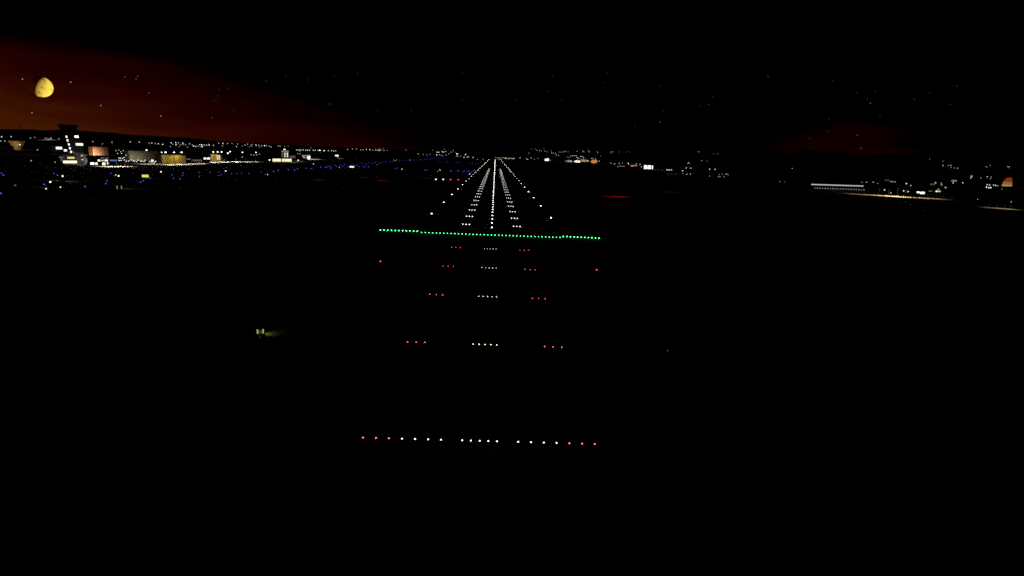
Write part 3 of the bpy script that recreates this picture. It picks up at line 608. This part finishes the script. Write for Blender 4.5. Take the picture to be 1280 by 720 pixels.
town('630.5 197.8 632 197.8 633.3 197.9 636 198 637.5 198 640 198.2 641.5 198.2 643 198.2', 'in the short bright dash beside the runway end', 'mid')
town('619.5 197.2 621.5 197.4 623.5 197.3 625.5 197.3 627.5 197.1 629 197 624 198.8', 'in the brown dash across the runway end', 'faint', True)
W7 = 'in the lit park right of the centre'
town('763.5 204 768 204.6 795.5 205 800 205.5 802 208.5 792 206', W7); town('774 204.2 778 203.8', W7, 'mid', True); town('785.5 204.6 785 205.8', W7, 'bright'); town('772.5 208.2 775 207.6 777.5 207.8 780 208', W7, 'faint', True)
W8 = 'in the scattered group right of the bright white hall'
town('857.8 210 863.7 210.2 853.4 213.4 858.5 217.8 863 217.6 860 204', W8); town('892 192 887 220.2 876.8 201 884 201.5 853.5 217 878 200.8 897 192.5', W8, 'faint'); town('861.2 204 887 211.5 893.8 211.8', W8, 'mid'); town('899 218.3 902.5 217.6 906.5 218 908.5 217.6 910.5 218.6 898 221 900 221 905 221', W8, 'faint', True)
town('833.5 212.3 835.3 212.4 837.2 212.5 839.5 212.4', 'in the short dash right of the bright white hall')
W9 = 'on the right hillside above the lit road'
town('1178.5 207 1188.5 206.8 1197 210.3 1213.5 222.5 1215.2 220.3 1213.8 220.4 1233 208.7 1261.5 208.6 1234 221 1203.5 228.5 1191.5 228.6 1169.5 228.6', W9); town('1179 201.5 1162 199 1185.5 207 1189 209.5 1193 210 1226 222.4 1237.5 207 1239 221.2 1259.5 208.6 1238 223.5 1176.5 229 1177 231', W9, 'faint')
WA = 'on the flat ground above the lit road'
town('1083 227.8 1091.5 227.8 1133 229.6 1138.5 232 1105.7 237.5 1129.5 238.7 1135 239.8 1181.5 234.6 1173 236.6', WA); town('1077.5 228 1097 229.5 1113.5 227 1116 227.2 1119 227.4 1183 234.6 1113.5 241.3', WA, 'faint')
town('1147 240.3 1149.5 240.6', WA, 'bright')
WB_ = 'in front of the orange roofed building at right'
town('1234 231 1237 231.2 1233 234 1236 234.7 1238.5 234.6 1245 228.8 1242 231.5 1244.5 231.7 1249.5 229.2 1251.5 229 1254 229.3', WB_, 'mid'); town('1252.5 236.6 1247 232.4', WB_, 'faint')
# bright patches far off, built as buildings with glowing panels
FARB = [  # name,px0,base0,px1,top,depth,[(rect,mat)],label
 ('hall_building', 804.8, 211.6, 816.4, 206, 8, [((805.2, 206.7, 808.3, 211), WHW), ((809.6, 206.9, 813.4, 211.1), WHW), ((815, 207, 816, 211.2), WHW)], 'bright white hall with three tall glowing windows'),
 ('pavilion', 787.6, 209, 798, 205.9, 14, [((788.5, 206.6, 791.5, 208.1), PINKW), ((791.6, 206.6, 796.5, 207.5), PINKW)], 'low pavilion with a pinkish lit front beside the white hall'),
 ('domed_hall', 738, 204.8, 747, 199, 10, [], 'orange glowing hall at the right of the golden district'),
 ('warehouse', 681, 201.5, 688.5, 197.8, 10, [((681.2, 198.6, 683.4, 200.8), WHW), ((683.6, 198.2, 685.8, 200.9), WHW), ((686, 199.6, 688.4, 200.8), DIMW)], 'small white lit warehouse between runway and golden district'),
 ('warehouse', 706, 202.8, 716, 199.4, 10, [((706.3, 200.7, 709, 202), DIMW), ((709.3, 200.4, 712, 202.2), em('pale_hall_glow', (1, .97, .85), .4)), ((712.3, 200.6, 715.6, 202.6), MATS['pale_hall_glow'])], 'pale lit patch built as a warehouse at the left of the golden district'),  # pale lit patch of the yard put into glowing panels
 ('warehouse', 717, 203, 726, 199.6, 10, [((719, 200.9, 721.6, 202.6), WHW), ((721.8, 201, 725.2, 202.8), WHW)], 'brighter white patch built as a warehouse in the golden district'),
 ('warehouse', 726.4, 202.6, 737, 198.6, 10, [((726.8, 199.2, 730, 201.6), GOLDG), ((730.3, 199.8, 733.3, 201.9), GOLDG), ((733.6, 200.3, 736.6, 202), GOLDG)], 'golden lit patch built as a warehouse left of the orange hall'),  # golden lit ground put into glowing panels on an added front
 ('market_hall', 1251.8, 234.4, 1265.6, 222, 24, [((1252.4, 230.6, 1265, 232.8), em('market_glow', (1, .6, .18), .42)), ((1253.4, 227.2, 1265.2, 230.2), em('market_dim_glow', (1, .55, .16), .24))], 'orange lit market hall with a red glowing gable at far right'),  # lit yellow front put into glowing panels
 ('villa', 1188, 229.5, 1196.6, 224.6, 12, [((1189.2, 225.2, 1196, 226.8), em('villa_glow', (1, .7, .42), .32))], 'house with a warm lit upper floor on the right slope'),
 ('shop', 1169, 240.6, 1176, 237.8, 10, [((1169.6, 238.4, 1172.2, 239.8), ODW), ((1172.4, 238.6, 1175.6, 239.8), YWW)], 'small shop with warm windows behind the lit road'),
 ('shop', 1145.6, 242.8, 1156.4, 239, 10, [((1150.6, 239.9, 1155.6, 242.3), WHW), ((1146, 239.9, 1149.4, 241.4), ODW)], 'small bright white shop beside the dark trees'),
 ('shop', 1160.6, 240.4, 1166.4, 237.6, 10, [((1161, 238.4, 1165, 239.4), DIMW)], 'dim shop left of the warm shop'),
 ('farmhouse', 1105.6, 227.4, 1113, 224, 12, [((1106, 224.6, 1112, 225.9), em('farm_glow', (.8, .7, .66), .07))], 'dim farmhouse above the lit canopy'),
 ('farmhouse', 1056, 213.4, 1067, 209.6, 10, [((1056.5, 210, 1058, 211.1), WHW), ((1058.2, 210.8, 1063, 212.4), em('pool_warm_glow', (1, .72, .35), .42)), ((1063.4, 211.2, 1066.4, 212.4), MATS['pool_warm_glow'])], 'small warm light pool built as a farmhouse, alone under the dark hill'),  # warm pool of lamplight put into glowing panels of an added house
 ('greenhouse', 1162, 232.6, 1170, 228.6, 10, [((1162.6, 229.4, 1168.8, 231.4), em('olive_glow', (.6, .55, .14), .12))], 'dim olive lit greenhouse on the right slope')]
for nm, x0, by, x1, top, dep, rects, lab in FARB:
    B = Bld(nm, x0, by, x1, by, top, dep, WALLD, lab)
    for i, (r4, m) in enumerate(rects): B.win(*r4, m)
    if nm == 'market_hall': B.shape([(1254.6, 226.8), (1256.4, 224), (1259, 222.3), (1265, 222.2), (1265.2, 226.8)], REDG, 'gable')  # lit red roof put into a glowing gable panel
    if nm == 'domed_hall': B.shape([(738.4, 202.4), (739, 200.8), (740.6, 200), (744, 199.6), (746, 200.3), (746.8, 201.8), (745.6, 203.4), (743, 204.2), (740, 203.9)], ORG, 'dome_glow')  # orange lit dome put into a flat glowing panel
# small light pools far right
for x, y, pw_, lab in ((990.3, 212.6, 60000, 'lone lamp with a faint pool under the dark hill'),):
    p = land(x, 210.6, 9); KT['mid'][near(p)].place(p, lab, 'street lamp'); 
    p2_ = at(x, y, 0); t = sodium(x, y, pw_*5, (1, 1, .95), 'shielded lamp lighting a faint pool under the dark hill', 14)
for x, y, pw_, lab in ((838, 217.4, 14000, 'left'), (845, 217.7, 11000, 'right'), (798, 211.2, 12000, 'third')): sodium(x, y, pw_, (1, .95, .92), f'{lab if lab != "third" else "separate"} shielded lamp near the white hall with a grey pool', 8, 160, 'shielded lamps near the white hall')
# red obstruction light on its mast
q = at(870.7, 212, 0); hh = height(870.7, 212, 189.8); t = thing('obstruction_mast', 'tall thin mast with a red light above the dark skyline', 'mast', (q.x, q.y, 0))
b = bmesh.new(); tube(b, (0,0,0), (0,0,hh-1), .7, .25, 6); bm_obj('mast_pole', b, DARKM, t)
b = bmesh.new(); box(b, -3.2, 3.2, -1, 1, hh-1, hh-.6); bm_obj('gantry', b, DARKM, t)
for sx in (-2.2, 2.2):
    b = bmesh.new(); lathe(b, [(x, hh-.55+z) for x, z in dome(1.15, -.2, 4)], 8); o = bm_obj('red_lamp', b, em('obstruction_glow', (1, .08, .14), 3.2), t, True); o.location.x = sx

# ------------------------------------------------------------------ stars and moon
STAR = {k: em(f'star_{k}_glow', c, s, False) for k, c, s in (('faint', (.75, .85, .9), .06), ('mid', (.9, .88, .95), .16), ('bright', (1, .9, .95), .52))}
DS = 420000.0
def star_kind(m):
    b = bmesh.new(); bmesh.ops.create_icosphere(b, subdivisions=2, radius=235); return Kind(bm_obj('star', b, m, None, True))
SK = {k: star_kind(m) for k, m in STAR.items()}
def star(px, py, kind, label, group=None):
    d = ray(px, py).normalized(); SK[kind].place(CAM+d*DS, label, 'star', group)
star(28, 99, 'bright', 'bright star just left of the moon'); star(88.4, 102.6, 'bright', 'bright star just right of the moon'); star(126, 132, 'bright', 'star in the red sky above the rust hangar')
star(40, 141, 'bright', 'star low in the red sky below the moon'); star(201, 145, 'bright', 'star in the red sky above the yellow hangar'); star(412.5, 130, 'mid', 'clear star in the black sky above the hotel')
for x, y in pairs('186 116 156 96 170 99 172 95.5 265 147'): star(x, y, 'mid', 'faint star in the red part of the sky', 'faint stars in the red sky')
for x, y in pairs('272 120 286 110.5 274 112 268 126 292 138 418 95 447 91.5 357 95 385 100 333 101'): star(x, y, 'faint', 'faint star in the black sky left of centre', 'faint stars left of centre')
for x, y in pairs('472 138 514 137.5 578 125 578 91.5 612 100 691 95.7 702 100 685 114 701.6 124.5 754 103 759 91.5 773 100 645 126'): star(x, y, 'faint', 'faint star in the black sky above the runway', 'faint stars above the runway')
for x, y in pairs('825 107.5 876 132.5 891 120.5 829 138.5 793.5 157.5'): star(x, y, 'faint', 'faint star right of the runway', 'faint stars right of the runway')
star(885.6, 130.6, 'mid', 'clearer star of the close trio right of the runway'); star(825, 152.3, 'mid', 'clear low star right of the runway'); star(960, 95.8, 'mid', 'high star above the dim red patch at right')
for x, y in pairs('1041 101 1071 116 1084 123.5 1088 129 1143 124 1162 116 1188 130.5 1196 107.5 1100 145.5 1094 114'): star(x, y, 'faint' if x != 1088 else 'mid', 'faint star in the black sky at right', 'faint stars at right')
for x, y in pairs('1036 148.5 1036 164.5 1071.5 169 1076 185.5 1012 173'): star(x, y, 'mid' if x > 1070 else 'faint', 'faint star by the dim red patch', 'faint stars by the red patch')
def moon_mat():
    m, t, out = node_mat('moon_surface'); n, l = t.nodes, t.links
    b = n.new('ShaderNodeBsdfDiffuse'); b.inputs['Roughness'].default_value = 1.0
    tc = n.new('ShaderNodeTexCoord'); no = n.new('ShaderNodeTexNoise'); no.inputs['Scale'].default_value = 1.9; no.inputs['Detail'].default_value = 5; no.inputs['Roughness'].default_value = .62
    r = n.new('ShaderNodeValToRGB'); e = r.color_ramp.elements; e[0].position = .38; e[0].color = (.8, .38, .03, 1); e[1].position = .47; e[1].color = (1, .82, .15, 1)  # reddening by the air is put into the surface colour
    mp = n.new('ShaderNodeMapping'); mp.inputs['Scale'].default_value = (1/2500,)*3; mp.inputs['Location'].default_value = (3.1, .6, 1.7)
    l.new(tc.outputs['Object'], mp.inputs['Vector']); l.new(mp.outputs[0], no.inputs['Vector']); l.new(no.outputs['Fac'], r.inputs['Fac']); l.new(r.outputs['Color'], b.inputs['Color']); l.new(b.outputs[0], out.inputs['Surface']); return m
DM = 200000.0; MPX, MPY = 51.0, 108.4
md = ray(MPX, MPY).normalized(); b = bmesh.new(); bmesh.ops.create_uvsphere(b, u_segments=48, v_segments=32, radius=1.0)
MR = DM*12.3/F*md.dot(FWD)
bmesh.ops.scale(b, vec=(MR,)*3, verts=b.verts[:])
moon = tag(bm_obj('moon', b, moon_mat(), None, True), 'yellow gibbous moon in the red sky at upper left', 'moon'); moon.location = CAM+md*DM
# sunlight from below the horizon reaches only the moon
e1 = ray(MPX+.92*20, MPY+.39*20).normalized()-md; e1 = (e1-md*e1.dot(md)).normalized()
psi = math.radians(68); Ls = e1*math.sin(psi)-md*math.cos(psi)
sd = bpy.data.lights.new('sun', 'SUN'); sd.energy = 5; sd.angle = math.radians(.5); sd.color = (1, .95, .82)
so = bpy.data.objects.new('sun', sd); C.objects.link(so); so.rotation_euler = (-Ls).to_track_quat('-Z', 'Y').to_euler(); so.location = (0, 0, 300)
lc = bpy.data.collections.new('lit_by_sun'); lc.objects.link(moon); so.light_linking.receiver_collection = lc   # the ground shades everything else from it

# ------------------------------------------------------------------ night sky
w = bpy.data.worlds.new('World'); S.world = w; w.use_nodes = True; t = w.node_tree; n, l = t.nodes, t.links; n.clear()
out = n.new('ShaderNodeOutputWorld'); bg = n.new('ShaderNodeBackground'); l.new(bg.outputs[0], out.inputs['Surface'])
def mth(op, a, b=None, c=None):
    m = n.new('ShaderNodeMath'); m.operation = op
    for i, v in enumerate((a, b, c)):
        if v is None: continue
        if isinstance(v, (int, float)): m.inputs[i].default_value = v
        else: l.new(v, m.inputs[i])
    return m.outputs[0]
tc = n.new('ShaderNodeTexCoord'); sx = n.new('ShaderNodeSeparateXYZ'); l.new(tc.outputs['Generated'], sx.inputs[0])
az = mth('MULTIPLY', mth('ARCTAN2', sx.outputs['X'], sx.outputs['Y']), 180/PI)
el = mth('MULTIPLY', mth('ARCSINE', sx.outputs['Z']), 180/PI)
cv = n.new('ShaderNodeCombineXYZ'); l.new(mth('MULTIPLY', az, .12), cv.inputs[0]); l.new(mth('MULTIPLY', el, .75), cv.inputs[1])
no = n.new('ShaderNodeTexNoise'); no.inputs['Scale'].default_value = 1.0; no.inputs['Detail'].default_value = 5; l.new(cv.outputs[0], no.inputs['Vector'])
ns = mth('SUBTRACT', no.outputs['Fac'], .5)
s = mth('ADD', mth('ADD', az, mth('MULTIPLY', el, 3.7)), mth('MULTIPLY', ns, 18))
mr = n.new('ShaderNodeMapRange'); mr.inputs['From Min'].default_value = -46; mr.inputs['From Max'].default_value = -1; l.new(s, mr.inputs['Value'])
cr_ = n.new('ShaderNodeValToRGB'); e = cr_.color_ramp.elements
e[0].position = 0; e[0].color = (.075, .0105, .001, 1); e[1].position = 1; e[1].color = (0, 0, 0, 1)
for p_, c_ in ((.2, (.056,   .0105, .0006)), (.42, (.028, .0027, .0004)), (.64, (.0135, .0002, .0002)), (.82, (.006, 0, 0)), (.92, (.0012, 0, 0))):
    q = e.new(p_); q.color = (*c_, 1)
l.new(mr.outputs[0], cr_.inputs['Fac'])
da = mth('DIVIDE', mth('SUBTRACT', az, 30.6), 5.6); de = mth('DIVIDE', mth('SUBTRACT', el, .8), 3.0)
dd = mth('ADD', mth('ADD', mth('MULTIPLY', da, da), mth('MULTIPLY', de, de)), mth('MULTIPLY', ns, 2.6))
m2 = n.new('ShaderNodeMapRange'); m2.inputs['From Min'].default_value = 1.15; m2.inputs['From Max'].default_value = .45; m2.inputs['To Min'].default_value = 0; m2.inputs['To Max'].default_value = .0052; l.new(dd, m2.inputs['Value'])
cc = n.new('ShaderNodeCombineXYZ'); l.new(m2.outputs[0], cc.inputs[0])
ad = n.new('ShaderNodeVectorMath'); ad.operation = 'ADD'; l.new(cr_.outputs['Color'], ad.inputs[0]); l.new(cc.outputs[0], ad.inputs[1])
m3 = n.new('ShaderNodeMapRange'); m3.interpolation_type = 'SMOOTHSTEP'; m3.inputs['From Min'].default_value = 5.3; m3.inputs['From Max'].default_value = 7.2; m3.inputs['To Min'].default_value = 1; m3.inputs['To Max'].default_value = .06
l.new(mth('ADD', el, mth('MULTIPLY', ns, 2.2)), m3.inputs['Value'])       # added darkening fades the glow out overhead
sc_ = n.new('ShaderNodeVectorMath'); sc_.operation = 'SCALE'; l.new(ad.outputs[0], sc_.inputs[0]); l.new(m3.outputs[0], sc_.inputs['Scale'])
l.new(sc_.outputs[0], bg.inputs['Color']); bg.inputs['Strength'].default_value = 1.0

for k in KINDS:                             # patterns that were never set down are not part of the place
    if not k.used:
        for c in list(k.root.children): bpy.data.objects.remove(c)
        bpy.data.objects.remove(k.root)
w.cycles.sampling_method = 'NONE'      # the dim sky is met by bounced rays
# ------------------------------------------------------------------ render settings
S.view_settings.view_transform = 'Standard'; S.view_settings.look = 'None'; S.view_settings.exposure = 0; S.view_settings.gamma = 1
S.cycles.use_denoising = False; S.cycles.use_adaptive_sampling = False; S.cycles.max_bounces = 0; S.cycles.filter_width = 1.65
S.cycles.sample_clamp_indirect = .008; S.cycles.use_light_tree = True
